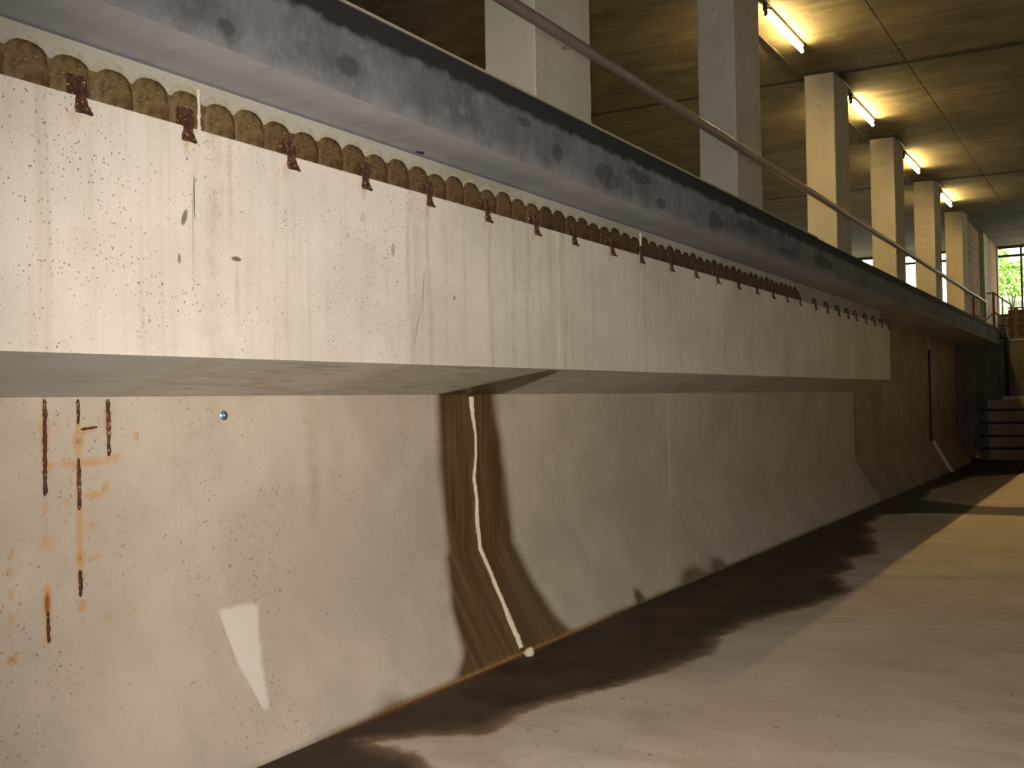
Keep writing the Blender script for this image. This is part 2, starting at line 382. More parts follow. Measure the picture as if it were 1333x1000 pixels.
def beam_rust(X, Y, Z):
    r = np.zeros_like(X)
    for x in HX: r = np.maximum(r, .45 * np.exp(-(((X - x + .01) / .03) ** 2 + ((Z - 1.05) / .05) ** 2)))
    for x, s, a in [(3.24, .05, .22), (4.65, .04, .24), (5.5, .05, .2)]: r = np.maximum(r, a * gau(X, x, s) * gau(Z, .35, .3))
    return r
def beam_lime(X, Y, Z):
    zb = .207 + .0055 * (X - 2.2)
    l = .62 * gau(Z, zb + .018, .022) * (Y < 3.23)
    l = np.maximum(l, .4 * gau(X, 3.02, .03) * gau(Z, 1.05, .1))
    return np.maximum(l, .5 * gau(X, 6.2, .05) * gau(Z, .4, .15))
def under_wet(X, Y, Z):
    t = (3.8 - Y) / .585                       # 0 at the wall, 1 at the beam edge
    c = 6.05 + .14 * t; ww = .42 * (1 - t) ** .8 + .06
    return .95 * (1 - sst(np.abs(X - c), ww * .55, ww * 1.05))

# hooks along the beam, metres
HR = [0.78, 0.94, 1.12, 1.29, 1.46, 1.64, 1.82, 1.99, 2.17, 2.34, 2.53, 2.7, 2.87, 3.06, 3.23, 3.41, 3.57, 3.73, 3.94, 4.12, 4.29, 4.46, 4.61, 4.79, 4.97, 5.14, 5.28]
HX = [r * 3.235 for r in HR]

# ------------------------------------------------------------------ left wall (lower battered wall + overhanging beam)
zc = lambda x: .068 + .0038 * (x - 2.6)
zd = lambda x: .211 + .0055 * (x - 2.2)
XE = 17.25                                     # end of the overhanging beam
wl = extrude('wall_left', [(3.85, -1.75), (4.25, -1.75), (4.25, 1.35), (3.86, 1.35), (3.86, -.9), (3.60, -1.45), (3.60, -1.75)], [-6, 28.7], GAP)
tag(wl, 'long stained concrete retaining wall with overhanging beam, battered foot and vertical joints', kind='structure')
def lower_prof(top):
    def f(x):
        t = top(x)
        return dens([(3.44, -1.62), (3.44, -1.6), (3.8, -.95)], .04) + dens([(3.8, -.95), (3.8, t)], .022)[1:] + [(3.845, t), (3.845, -.93), (3.56, -1.45), (3.56, -1.62)]
    return f
def lower_seg(a, b, top, step, mat=None):
    xs = step if isinstance(step, list) else lin(a, b, step)
    n0 = len(lower_prof(top)(a))
    # the same point count along the whole segment
    base = lower_prof(lambda x: top(a))(a)
    k = len(dens([(3.44, -1.62), (3.44, -1.6), (3.8, -.95)], .04)); m_ = len(base) - 4 - k
    def pf(x):
        t = top(x); r = base[:k]
        r = r + [(3.8, -.95 + (t + .95) * (i + 1) / m_) for i in range(m_)]
        return r + [(3.845, t), (3.845, -.93), (3.56, -1.45), (3.56, -1.62)]
    return extrude('wall_segment', pf, xs, mat or C_WALL, wl, {'wet': lower_wet, 'rust': lower_rust, 'lime': lower_lime, 'dirt': lower_dirt})
xs1 = lin(-6, 1.8, .5)[:-1] + lin(1.8, 2.60, .05)[:-1] + lin(2.60, 3.34, .0125)[:-1] + lin(3.34, 6.078, .03)
lower_seg(-6, 6.078, zc, xs1)
lower_seg(6.088, 9.54, zc, .035); lower_seg(9.55, 17.38, zc, .08)
hi = lambda x: 1.38
top2 = lambda x: zc(x) if x < XE - .01 else 1.38
lower_seg(17.39, 24.58, hi, .2, C_WALL_SHADED); lower_seg(24.86, 28.7, hi, .2, C_WALL_SHADED)
box('dark_joint_strip', 24.585, 24.855, 3.792, 3.86, -.93, 1.06, GAP, wl); box('wall_segment', 24.58, 24.86, 3.80, 3.86, 1.06, 1.38, C_WALL, wl)  # black box set in the open slot, its depth shade put into colour
box('dark_joint_strip', 17.37, 17.40, 3.797, 3.86, -.90, 1.37, GAP, wl)
box('wall_segment', XE + .0, 17.385, 3.8, 3.85, zc(XE), 1.38, C_WALL, wl)
def beam_seg(a, b, step=.03):
    def pf(x):
        d, c = zd(x), zc(x)
        fr = [(3.215, d + (1.1285 - d) * i / 26) for i in range(27)]
        un = [(3.8 + (3.215 - 3.8) * i / 10, c + .0005 + (d - c) * i / 10) for i in range(11)]
        return un + fr[1:] + [(3.345, 1.1285), (3.345, 1.10), (3.84, 1.10), (3.84, c + .001)]
    n = 11 + 26 + 4
    mi = [1] * 10 + [0] * 26 + [0] * (n - 36)
    return extrude('beam_segment', pf, lin(a, b, step), [C_BEAM, C_UNDER], wl,
                   {'dirt': beam_dirt, 'rust': beam_rust, 'lime': beam_lime,
                    'wet': lambda X, Y, Z: under_wet(X, Y, Z) * (Z < .26) * (Y > 3.217)}, mi)
beam_seg(-6, 1.9, .5); beam_seg(1.9, 6.197, .03); beam_seg(6.203, 10.28, .04); beam_seg(10.286, XE, .08)
# recessed strip of wall above the beam, in the shadow gap under the deck
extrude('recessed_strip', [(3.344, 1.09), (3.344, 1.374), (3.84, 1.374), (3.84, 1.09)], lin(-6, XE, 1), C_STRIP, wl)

# rusty reinforcing bars breaking through the lower wall
def rebar(pts, r, seed):
    rd = random.Random(seed); P = []; Q = []
    for a, b in zip(pts[:-1], pts[1:]):
        n = max(2, int(math.dist(a, b) / .012))
        for i in range(n):
            t = i / n; P.append((a[0] + (b[0] - a[0]) * t + rd.uniform(-.0015, .0015), 3.8 + rd.uniform(-.002, .002), a[1] + (b[1] - a[1]) * t)); Q.append(r * rd.uniform(.7, 1.15))
    P.append((pts[-1][0], 3.8, pts[-1][1])); Q.append(r * .4); Q[0] = r * .5
    return tube('exposed_rebar', P, Q, RUST, wl, 7)
rebar([(2.815, .06), (2.813, -.33)], .0100, 1); rebar([(2.973, .06), (2.974, -.045)], .0085, 2); rebar([(2.974, -.185), (2.975, -.40)], .0095, 3)
rebar([(3.123, .06), (3.127, -.185)], .0105, 4); rebar([(2.985, -.066), (3.07, -.058)], .0065, 5)
rebar([(2.976, -.65), (2.978, -.76)], .009, 6); rebar([(2.822, -.79), (2.824, -.92)], .008, 7)

# ------------------------------------------------------------------ deck, fascia, kerb
PATCH = [(3.02, 1.475, .055, .045), (3.76, 1.52, .10, .06), (5.35, 1.62, .10, .035), (5.75, 1.53, .09, .06), (6.45, 1.50, .22, .10), (7.0, 1.60, .25, .06), (7.4, 1.47, .12, .05),
         (8.6, 1.50, .2, .1), (9.5, 1.58, .4, .08), (10.7, 1.48, .4, .06), (12.2, 1.55, .6, .08), (2.3, 1.5, .1, .05)]
def fas_dirt(X, Y, Z):
    r = np.zeros_like(X)
    for x, z, sx, sz in PATCH: r = np.maximum(r, np.exp(-(((X - x) / sx) ** 2 + ((Z - z) / sz) ** 2) ** 2))
    return r
deck = box('walkway_deck', -8, 30.4, 3.1, 12.5, 1.389, 1.72, C_SOFFIT)
tag(deck, 'concrete walkway deck slab above the wall carrying the columns', kind='structure')
def fas(a, b, step=.03, par=deck):
    P = dens([(2.97, 1.387), (2.97, 1.785)], .03) + [(2.985, 1.80), (3.11, 1.80), (3.11, 1.72), (3.40, 1.72)] + [(3.40, 1.387)]
    n = len(P); mi = [0] * (n - 1) + [1]
    return extrude('fascia_panel', P, lin(a, b, step), [C_FASCIA, C_SOFFIT], par, {'dirt': fas_dirt}, mi)
fas(-8, 3.276, .05); fas(3.284, 9.4, .04); fas(9.408, 16.3, .1); fas(16.308, 23.4, .2); fas(23.408, 30.4, .3)
# thin pale mortar arris on top edge
tr = extrude('trim_1', [(2.966, 1.796), (2.966, 1.806), (2.992, 1.812), (2.992, 1.80)], lin(-2, 12, 1), C_PLAIN)
tag(tr, 'thin pale chipped mortar edge along the top of the sooty fascia', kind='structure')

# ------------------------------------------------------------------ floor
PUD = [(2.6, 3.7), (2.6, 2.2), (3.55, 2.45), (3.98, 2.71), (4.10, 2.85), (4.15, 3.19), (4.30, 3.03), (4.49, 2.76), (4.95, 2.78), (5.30, 2.66), (5.92, 2.44), (6.61, 2.36), (7.1, 2.45), (7.83, 2.38),
       (8.5, 2.16), (9.25, 2.06), (9.55, 2.17), (10.0, 2.36), (10.5, 2.30), (11.1, 2.50), (11.6, 2.32), (12.5, 2.50), (13.1, 2.72), (13.5, 2.70), (14.2, 2.95), (15.5, 3.0), (15.9, 2.5), (15.95, -3.0), (17.3, -3.0), (17.2, 2.0), (18, 2.9),
       (20, 3.05), (23.5, 2.8), (25, 1.8), (27, -3), (30.2, -3), (30.2, 3.7)]
def poly_sd(X, Y, poly):
    d = np.full(X.shape, 1e9); ins = np.zeros(X.shape, bool); n = len(poly)
    for i in range(n):
        ax, ay = poly[i]; bx, by = poly[(i + 1) % n]
        ex, ey = bx - ax, by - ay; wx, wy = X - ax, Y - ay
        t = np.clip((wx * ex + wy * ey) / (ex * ex + ey * ey), 0, 1)
        d = np.minimum(d, np.hypot(wx - ex * t, wy - ey * t))
        c = ((ay > Y) != (by > Y)) & (X < (bx - ax) * (Y - ay) / (by - ay + 1e-12) + ax); ins ^= c
    return np.where(ins, d, -d)
def floor_part(name, a, b, par):
    xs = [x for x in lin(-8, 2.4, .8)[:-1] + lin(2.4, 16, .05)[:-1] + lin(16, 31, .15) if a - 1e-6 <= x <= b + 1e-6]
    xs = [a] + [x for x in xs if a + .01 < x < b - .01] + [b]
    ys = lin(-6, -1, .5)[:-1] + lin(-1, 1.4, .12)[:-1] + lin(1.4, 3.62, .05)
    XX, YY = np.meshgrid(xs, ys, indexing='ij'); n = len(ys)
    V = [(x, y, -1.6) for x in xs for y in ys]
    k0 = len(V); ring = [(a, -6), (b, -6), (b, 3.62), (a, 3.62)]
    F = [(i * n + j, (i + 1) * n + j, (i + 1) * n + j + 1, i * n + j + 1) for i in range(len(xs) - 1) for j in range(n - 1)]
    # skirt so that the slab has thickness at the joint
    V += [(a, y, -1.75) for y in ys] + [(b, y, -1.75) for y in ys]
    F += [(j, j + 1, k0 + j + 1, k0 + j) for j in range(n - 1)]
    last = (len(xs) - 1) * n
    F += [(last + j + 1, last + j, k0 + n + j, k0 + n + j + 1) for j in range(n - 1)]
    F.append(tuple([k0 + j for j in range(n)] + [k0 + n + j for j in range(n - 1, -1, -1)]))
    me = bpy.data.meshes.new(name); me.from_pydata(V, [], F); me.materials.append(C_FLOOR)
    A = np.array(V); sd = np.clip(poly_sd(A[:, 0], A[:, 1], PUD), -.6, .6)
    me.attributes.new('wet', 'FLOAT', 'POINT').data.foreach_set('value', sd.astype(np.float32))
    ru = gau(A[:, 1], 3.46, .07) * sst(A[:, 0], 3.4, 4.6) * (1 - sst(A[:, 0], 7, 9))
    me.attributes.new('rust', 'FLOAT', 'POINT').data.foreach_set('value', ru.astype(np.float32))
    return link(name, me, None, par)
fr = box('floor', -8, 31, -6, 3.60, -1.95, -1.765, C_DARK); tag(fr, 'beige concrete trench floor with dark wet patch along wall foot', kind='structure')
floor_part('floor_slab', -8, 15.62, fr); floor_part('floor_slab', 15.66, 31, fr)
box('recess_floor', 28.4, 31.6, 3.62, 4.3, -1.75, -1.6, C_DARK, fr)

# ------------------------------------------------------------------ ceiling
ce = box('ceiling', -8, 38.3, -6, 12.5, 5.06, 5.2, GAP); tag(ce, 'brown board-marked concrete ceiling slabs with straight joints', kind='structure')
XJ = [-8, 7.1, 16.35, 25.6, 38.3]; YJ = [-6, 2.70, 12.5]
for i in range(4):
    for j in range(2):
        box('ceiling_slab', XJ[i] + .012, XJ[i + 1] - .012, YJ[j] + .003, YJ[j + 1] - .003, 4.88, 5.06, C_CEIL, ce, .008)

for xj in XJ[1:-1]: box('dark_joint_strip', xj - .04, xj + .04, -5.98, 12.48, 4.874, 4.90, GAP, ce)
# ------------------------------------------------------------------ outer shell
wr = box('wall_right', -8, 5.0, -6.3, -6, -1.75, 5.06, C_PLAIN)
box('wall_pier', 8.6, 38, -6.3, -6, -1.75, 5.06, C_PLAIN, wr); box('wall_sill', 5.0, 8.6, -6.3, -6, -1.75, -1.2, C_PLAIN, wr); box('wall_head', 5.0, 8.6, -6.3, -6, .8, 5.06, C_PLAIN, wr)
w3 = box('added_fill_window', 5.0, 8.6, -6.2, -6.1, -1.2, -1.14, FRAME); tag(w3, 'wide opening added in the unseen far side wall for fill daylight', kind='structure')  # added opening in the unseen wall, lets sky light in as fill
box('head_rail', 5.0, 8.6, -6.2, -6.1, .74, .8, FRAME, w3)  # head rail of the added fill window
for q in (6.2, 7.4): box('mullion', q - .03, q + .03, -6.2, -6.1, -1.14, .74, FRAME, w3)
tag(wr, 'plain concrete wall on the far side of the trench, outside the view', kind='structure')
wb = box('wall_back', -8.3, -8, -6.3, 12.8, -1.75, 5.06, C_PLAIN); tag(wb, 'plain concrete wall behind the camera', kind='structure')
wh = box('wall_rear', -8, 38, 12.5, 12.8, 1.3, 5.06, C_PLAIN); tag(wh, 'rear concrete wall of the upper hall behind the columns', kind='structure')
wf = box('wall_far', 38, 38.3, -6.3, 12.8, -1.75, 2.60, C_PLAIN); tag(wf, 'low sill wall at the far end under the bright opening', kind='structure')
box('wall_far_pier', 37.9, 38.3, 3.66, 4.3, 2.6, 4.88, C_COLUMN, wf, .01)
dx = box('platform', 30.42, 38, 3.0, 12.5, 1.40, 1.72, C_PLAIN); tag(dx, 'far continuation of the walkway slab beyond the trench end', kind='structure')
infill = box('wall_infill', 30.72, 34.25, 3.86, 4.0, 1.72, 4.88, C_PLAIN); tag(infill, 'salmon blockwork infill wall between the last two columns', kind='structure')
for r_ in range(15):
    z0 = 1.72 + r_ * .21; off = 0 if r_ % 2 else .3
    xsb = [30.74] + [30.74 + off + .6 * q for q in range(1 if off == 0 else 0, 7)]
    xsb = sorted(set([round(x, 3) for x in xsb if x < 34.1])) + [34.24]
    for xa, xb in zip(xsb[:-1], xsb[1:]):
        if xb - xa > .12 and z0 + .2 < 4.88: box('block', xa + .006, xb - .006, 3.80 + random.uniform(0, .008), 3.87, z0 + .006, z0 + .204, BLOCK, infill)
w2 = box('wall_side', 35.2, 37.92, 3.70, 3.95, 1.72, 4.87, BLOCK); tag(w2, 'orange-tinted side wall beside the bright far opening', kind='structure')

def window(nm, ya, yb, label, ms):
    o = box(nm, 38.06, 38.16, ya, yb, 2.60, 2.68, FRAME); tag(o, label, kind='structure')
    box('head_rail', 38.06, 38.16, ya, yb, 4.80, 4.88, FRAME, o); box('transom', 38.06, 38.16, ya, yb, 4.52, 4.60, FRAME, o)
    for y in ms: box('mullion', 38.05, 38.17, y - .03, y + .03, 2.68, 4.80, FRAME, o)
window('window_1', -6, 3.66, 'unglazed far opening with dark transom right of the side wall, greenery outside', [2.98, 1.0, -1.0, -3.2])
window('window_2', 4.3, 12.5, 'unglazed far opening with dark transom seen between the distant columns', [4.36, 6.1, 8.0, 10.2])

# ------------------------------------------------------------------ columns
cn = ['nearest concrete column, whitest, cut off by the top edge, behind the handrail', 'second concrete column from the left, just before the first lit tube lamp',
      'third concrete column from the left, between first and second lit lamps', 'fourth concrete column from the left, between second and third lit lamps',
      'fifth concrete column from the left, between third and fourth lit lamps', 'sixth concrete column, directly beside the salmon blockwork infill',
      'last narrow-looking concrete column at far end of salmon blockwork']
for i in range(7):
    x0 = 6.84 + 4.60 * i + (.02 * i)
    bm = bmesh.new(); box_bm(bm, 0, .94, 0, .43, 0, 3.16, 0)
    bmesh.ops.subdivide_edges(bm, edges=[e for e in bm.edges if abs(e.verts[0].co.z - e.verts[1].co.z) > 1], cuts=60)
    es = [e for e in bm.edges if abs(e.verts[0].co.z - e.verts[1].co.z) > .01]
    bmesh.ops.bevel(bm, geom=es, offset=.012, segments=1, affect='EDGES')
    rd = random.Random(i)
    for v in bm.verts:
        if 0.02 < v.co.z < 3.14:
            v.co.x += rd.uniform(-.0022, .0022); v.co.y += rd.uniform(-.0022, .0022)
    o = bmo('concrete_column', bm, C_COLUMN); o.location = (x0, 3.70, 1.72)
    tag(o, cn[i], 'column', 'columns standing on the walkway deck')

# ------------------------------------------------------------------ lamps
ln = ['nearest and largest lit tube lamp on ceiling, beside second column', 'second lit tube lamp on ceiling, right of third column',
      'third lit tube lamp on ceiling, right of fourth column', 'fourth and smallest lit tube lamp on ceiling, right of fifth column']
for i in range(4):
    x0 = 12.95 + 4.62 * i
    t = empty('ceiling_lamp', (x0 + .86, 3.78, 4.88)); tag(t, ln[i], 'lamp', 'fluorescent tube lamps in a row on the ceiling')
    bm = bmesh.new(); box_bm(bm, -.86, .86, -.03, .03, -.05, 0, .006); bmo('batten', bm, HOUSING, t)
    bm = bmesh.new(); tube_bm(bm, [(-.82, 0, -.115), (.82, 0, -.115)], .019, 14); bmo('tube', bm, TUBE, t, True)
    for s in (-1, 1):
        bm = bmesh.new(); box_bm(bm, s * .835 - .012, s * .835 + .012, -.022, .022, -.145, -.045, .004); bmo('lamp_holder', bm, BLACK, t)
    bm = bmesh.new(); box_bm(bm, -.92, -.875, -.035, .02, -.10, 0, .008); tube_bm(bm, [(-.90, .0, -.06), (-.90, -.09, -.09)], .012, 8); bmo('junction_box', bm, BLACK, t)
# conduit that runs lamp to lamp and loops round the column heads
for i in range(1, 6):
    x0 = 6.84 + 4.62 * i
    P = [(x0 - 3.5 if i > 1 else x0 - .4, 4.16, 4.862), (x0 - .03, 4.16, 4.862), (x0 - .03, 3.69, 4.85), (x0 - .03, 3.675, 4.85), (x0 + .97, 3.675, 4.85), (x0 + 1.0, 3.74, 4.862), (x0 + 1.18, 3.78, 4.862)]
    o = tube('cable_conduit', P, .016, CABLE, None, 8)
    tag(o, ['conduit looped round the head of the %s column' % q for q in ('second', 'third', 'fourth', 'fifth', 'sixth')][i - 1], 'conduit', 'conduits round the column heads')

# ------------------------------------------------------------------ handrails
rl = empty('handrail', (5.0, 3.60, 1.72)); tag(rl, 'long brown tubular handrail running in front of the columns', 'handrail')
def rp(name, pts, r, m, par=rl, seg=14):
    o = tube(name, [(p[0] - 5.0, p[1] - 3.60, p[2] - 1.72) for p in pts], r, m, par, seg); return o
ZR = 2.745
rp('rail', [(-4, 3.60, ZR)] + [(x, 3.60, ZR + .004 * math.sin(x)) for x in range(-2, 34, 2)] + [(33.6, 3.60, ZR)], .044, STEEL)
for i in range(7):
    x = 6.84 + 4.62 * i + .45
    if x < 33: rp('wall_bracket', [(x, 3.705, ZR - .02), (x, 3.62, ZR - .02)], .014, STEEL, seg=8)
rp('post', [(30.9, 3.60, 1.72), (30.9, 3.60, ZR - .02)], .022, RAILRED); rp('post', [(33.58, 3.60, 1.72), (33.58, 3.60, ZR)], .024, STEEL)
rp('mid_rail', [(30.9, 3.60, 2.22), (33.58, 3.60, 2.22)], .02, RAILRED)
r2 = empty('stair_railing', (35, 3.5, 1.72)); tag(r2, 'rusty stair railing sloping down right at the far end, against bright opening', 'railing')
def rq(name, pts, r=.022): return tube(name, [(p[0] - 35, p[1] - 3.5, p[2] - 1.72) for p in pts], r, RAILRED, r2, 8)
rq('post', [(35, 3.52, 1.72), (35, 3.52, 3.15)], .035); rq('post', [(35, 3.28, 1.9), (35, 3.28, 2.97)]); rq('post', [(35, 3.05, 1.6), (35, 3.05, 2.73)])
rq('top_rail', [(35, 3.82, 3.10), (35, 3.52, 3.12), (35, 3.05, 2.73)]); rq('mid_rail', [(33.78, 3.62, 2.2), (35, 3.52, 2.55), (35, 3.02, 2.15)])
r3 = empty('far_railing', (37, 0, 1.72)); tag(r3, 'thin level railing in front of the far sill, above the brown boarding', 'railing')
def rs(name, pts, r=.02): return tube(name, [(p[0] - 37, p[1], p[2] - 1.72) for p in pts], r, RAILRED, r3, 8)
rs('top_rail', [(37, 3.3, 2.78), (37, -5.9, 2.78)])
for q in range(9): rs('post', [(37, 3.05 - q * 1.1, 1.72), (37, 3.05 - q * 1.1, 2.78)])
p2 = box('landing', 31.5, 38, -6, 2.98, 1.40, 1.47, C_PLAIN); tag(p2, 'far landing slab level with the cross wall behind the timber barrier', kind='structure')

# timber barrier on the landing
tb = empty('timber_barrier', (33, 0, 1.47)); tag(tb, 'dark brown board barrier with posts below the far opening', 'barrier')
for q in range(5):
    bm = bmesh.new(); box_bm(bm, -.02, .02, -5.9, 2.95, .03 + q * .19, .20 + q * .19, .004); bmo('board', bm, TIMBER, tb)
for q in range(8):
    bm = bmesh.new(); y = 2.75 - q * 1.15; box_bm(bm, -.08, -.02, y - .05, y + .05, 0, 1.03, .005); bmo('post', bm, C_LOG, tb)

# ------------------------------------------------------------------ trench end
cw = box('wall_end', 31.05, 31.5, -6, 2.98, -1.6, 1.475, C_DARK); tag(cw, 'dark cross wall closing the trench behind the stop logs', kind='structure')
box('coping', 31.0, 31.55, -6, 2.86, 1.475, 1.53, C_PLAIN, cw, .01)
rc = box('wall_recess', 28.72, 31.6, 4.10, 4.3, -1.6, 1.38, C_DARK); tag(rc, 'dark gate recess at the far end of the retaining wall', kind='structure')
ZL = [-1.6, -1.31, -.995, -.66, -.325, -.03]
nm = ['bottom stop log resting on the trench floor', 'second stop log up from the trench floor', 'middle stop log of the far stack of five', 'second stop log from the top of the far stack', 'topmost stop log of the far stack']
for q in range(5):
    bm = bmesh.new(); box_bm(bm, -.03, .03, -4.7, 4.7, .0 if q == 0 else .03, ZL[q + 1] - ZL[q] - .03, .008)
    # iron end shoe of the log as a part
    o = bmo('stop_log', bm, C_LOG); o.location = (30.09, -1.27, ZL[q]); tag(o, nm[q], 'stop log', 'stop logs closing the trench end')
    bm = bmesh.new(); box_bm(bm, -.042, -.030, 4.50, 4.71, .03, ZL[q + 1] - ZL[q] - .03, .002); bmo('end_shoe', bm, CABLE, o)
box('return_panel', 31.05, 31.5, 2.98, 4.1, -1.6, 1.385, C_DARK, cw)
box('backing', 30.125, 30.26, -6, 3.45, -1.6, -.06, GAP, cw); sh = box('ledge_block', 30.27, 31.04, -6, 2.9, -1.6, .02, C_PLAIN); tag(sh, 'concrete ledge directly behind the stop logs', kind='structure')
# pipe and valve in the corner
pv = empty('drain_pipe', (30.95, 2.83, .02)); tag(pv, 'dark vertical pipe with black valve in the far corner above the stop logs', 'pipe')
tube('pipe', [(0, 0, 0), (0, 0, 1.52), (-.02, .06, 1.66), (-.05, .18, 1.72)], .05, BLACK, pv, 12)
tube('valve', [(-.06, .06, 1.50), (-.06, .06, 1.80)], [.09, .06], BLACK, pv, 12)
tube('hand_wheel', [(-.06 + .12 * math.cos(a), .06 + .12 * math.sin(a), 1.86) for a in [q * math.pi / 8 for q in range(17)]], .014, BLACK, pv, 6)

# pale flashing strip down the batter below the far joint
o = extrude('drain_strip', [(3.798, -.92), (3.794, -.955), (3.436, -1.598), (3.39, -1.598), (3.755, -.95), (3.765, -.92)], [24.88, 25.10], C_BEAM)
tag(o, 'pale strip lying on the wall batter below the far dark joint', 'strip')

# ------------------------------------------------------------------ scalloped brown strip in the gap
ss = empty('scalloped_strip', (2.0, 3.344, 1.13)); tag(ss, 'brown stained strip of rounded scallops in the gap between beam and deck', 'strip')
def arch(w_, h_, th, dome, nseg=10):
    """rounded-top plate: bottom at z 0, front faces -Y, a shallow dome"""
    pts = [(-w_ / 2, 0), (w_ / 2, 0), (w_ / 2, h_ * .52)]
    for q in range(1, nseg):
        a = math.pi * q / nseg; c_ = math.cos(a); s_ = math.sin(a)
        pts.append((w_ / 2 * math.copysign(abs(c_) ** .8, c_), h_ * .52 + h_ * .48 * s_ ** .9))
    pts.append((-w_ / 2, h_ * .52))
    bm = bmesh.new()
    back = [bm.verts.new((x, 0, z)) for x, z in pts]; mid = [bm.verts.new((x, -th, z)) for x, z in pts]
    inn = [bm.verts.new((x * .72, -th - dome, (z - h_ * .45) * .78 + h_ * .45 if z > .01 else z)) for x, z in pts]
    n = len(pts)
    for i in range(n):
        j = (i + 1) % n
        bm.faces.new((back[i], back[j], mid[j], mid[i])); bm.faces.new((mid[i], mid[j], inn[j], inn[i]))
    bm.faces.new(inn); bmesh.ops.recalc_face_normals(bm, faces=bm.faces)
    return bm
pitch = .1843
pv_ = [arch(pitch * 1.04, .185, .004, .003), arch(pitch * 1.0, .178, .005, .003), arch(pitch * 1.06, .192, .0045, .003)]
rv_ = arch(pitch * 1.06, .212, .003, .001)
pm = []
for mt in (PAD, PAD2, PAD3):
    for bm in pv_:
        me = bpy.data.meshes.new('scallop'); bm.to_mesh(me); me.materials.append(mt); me.polygons.foreach_set('use_smooth', [True] * len(me.polygons)); pm.append(me)
rme = bpy.data.meshes.new('mineral_halo'); rv_.to_mesh(rme); rv_.free(); rme.materials.append(RIM)
x = 2.045; q = 0
while x < 12.45:
    o = link('scallop', pm[q % 3 + (0 if x < 3.6 else 3 if x < 6.2 else 6)], None, ss); o.location = (x - 2.0 + random.uniform(-.006, .006), -.002, random.uniform(-.006, .004))
    h_ = link('mineral_halo', rme, None, ss); h_.location = (x - 2.0, 0, random.uniform(-.006, .003))
    x += pitch; q += 1

box('strip_base', 0, 1.65, -.0075, 0, 0, .150, PAD, ss); box('strip_base', 1.65, 4.3, -.0075, 0, 0, .150, PAD2, ss); box('strip_base', 4.3, 10.53, -.0075, 0, 0, .150, PAD3, ss)
# lime drips down the strip
for (x, z0, z1, wd, lab) in [(3.205, 1.14, 1.335, .009, 'white lime streak on the scalloped strip, right of the second hook'),
                        (7.83, 1.08, 1.345, .010, 'white lime streak above the tenth hook from the left')]:
    rd = random.Random(int(x * 10)); n = 16
    P = [(rd.uniform(-.002, .002), 0, (z1 - z0) * i / n) for i in range(n + 1)]
    o = tube('lime_drip', P, [wd * rd.uniform(.7, 1.2) for _ in P], LIME, None, 7); o.location = (x, 3.323, z0); tag(o, lab, 'lime streak')

# ------------------------------------------------------------------ hooks
def hook_mesh(seed):
    rd = random.Random(seed)
    path = [(.024, .014), (.024, .050), (.021, .080), (.012, .092), (-.001, .086), (-.010, .062), (-.013, .026), (-.014, -.008), (-.017, -.030), (-.026, -.048), (-.034, -.040)]
    wid = [.044, .048, .054, .058, .056, .044, .034, .042, .058, .062, .050]
    # smooth the path
    P = []; W = []
    for i in range(len(path) - 1):
        for s in range(3):
            t = s / 3; P.append((path[i][0] * (1 - t) + path[i + 1][0] * t, path[i][1] * (1 - t) + path[i + 1][1] * t)); W.append(wid[i] * (1 - t) + wid[i + 1] * t)
    P.append(path[-1]); W.append(wid[-1])
    for _ in range(2): P = [P[0]] + [tuple((P[i - 1][k] + 2 * P[i][k] + P[i + 1][k]) / 4 for k in (0, 1)) for i in range(1, len(P) - 1)] + [P[-1]]
    bm = bmesh.new(); rings = []; k = rd.uniform(-.18, .18); sc = rd.uniform(.88, 1.1)
    for i, (y, z) in enumerate(P):
        a = P[max(0, i - 1)]; b = P[min(len(P) - 1, i + 1)]; dy, dz = b[0] - a[0], b[1] - a[1]; L = math.hypot(dy, dz); ny, nz = -dz / L, dy / L
        w_ = W[i] / 2 * sc * rd.uniform(.9, 1.1); t_ = .0055 * rd.uniform(.8, 1.3); sx = k * (.15 - z) * .5
        rings.append([bm.verts.new((sx + u, y + ny * v, z + nz * v)) for u, v in ((-w_, -t_), (0, -t_ * .5), (w_, -t_), (w_, t_), (0, t_ * .5), (-w_, t_))])
    for A, B in zip(rings[:-1], rings[1:]):
        for q in range(6): bm.faces.new((A[q], A[(q + 1) % 6], B[(q + 1) % 6], B[q]))
    bm.faces.new(rings[0][::-1]); bm.faces.new(rings[-1]); bmesh.ops.recalc_face_normals(bm, faces=bm.faces)
    me = bpy.data.meshes.new('bent_hook'); bm.to_mesh(me); bm.free(); me.materials.append(RUST); return me
hm = [hook_mesh(s) for s in range(6)]
ordn = ['first', 'second', 'third', 'fourth', 'fifth', 'sixth', 'seventh', 'eighth', 'ninth', 'tenth', 'eleventh', 'twelfth', 'thirteenth', 'fourteenth', 'fifteenth', 'sixteenth', 'seventeenth']
ordr = ['last', 'second', 'third', 'fourth', 'fifth', 'sixth', 'seventh', 'eighth', 'ninth']
for i, x in enumerate(HX):
    o = link('bent_hook', hm[i % 6], None); o.location = (x, 3.215, 1.1285 - .018); o.scale = (1, 1, 1)
    if i == 0: l = 'largest rusty bent steel hook over the beam edge, leftmost of the row'
    elif i < 17: l = '%s rusty bent steel hook from the left over the beam edge' % ordn[i]
    elif i == 17: l = 'rusty bent hook at the point where the brown scalloped strip ends'
    else:
        k = 26 - i
        l = 'dark rusty hook beyond the scalloped strip, farthest in the row, at the beam end' if k == 0 else 'dark rusty hook beyond the scalloped strip, %s from the beam end' % ordr[k]
    tag(o, l, 'hook', 'rusty bent hooks along the top of the beam')

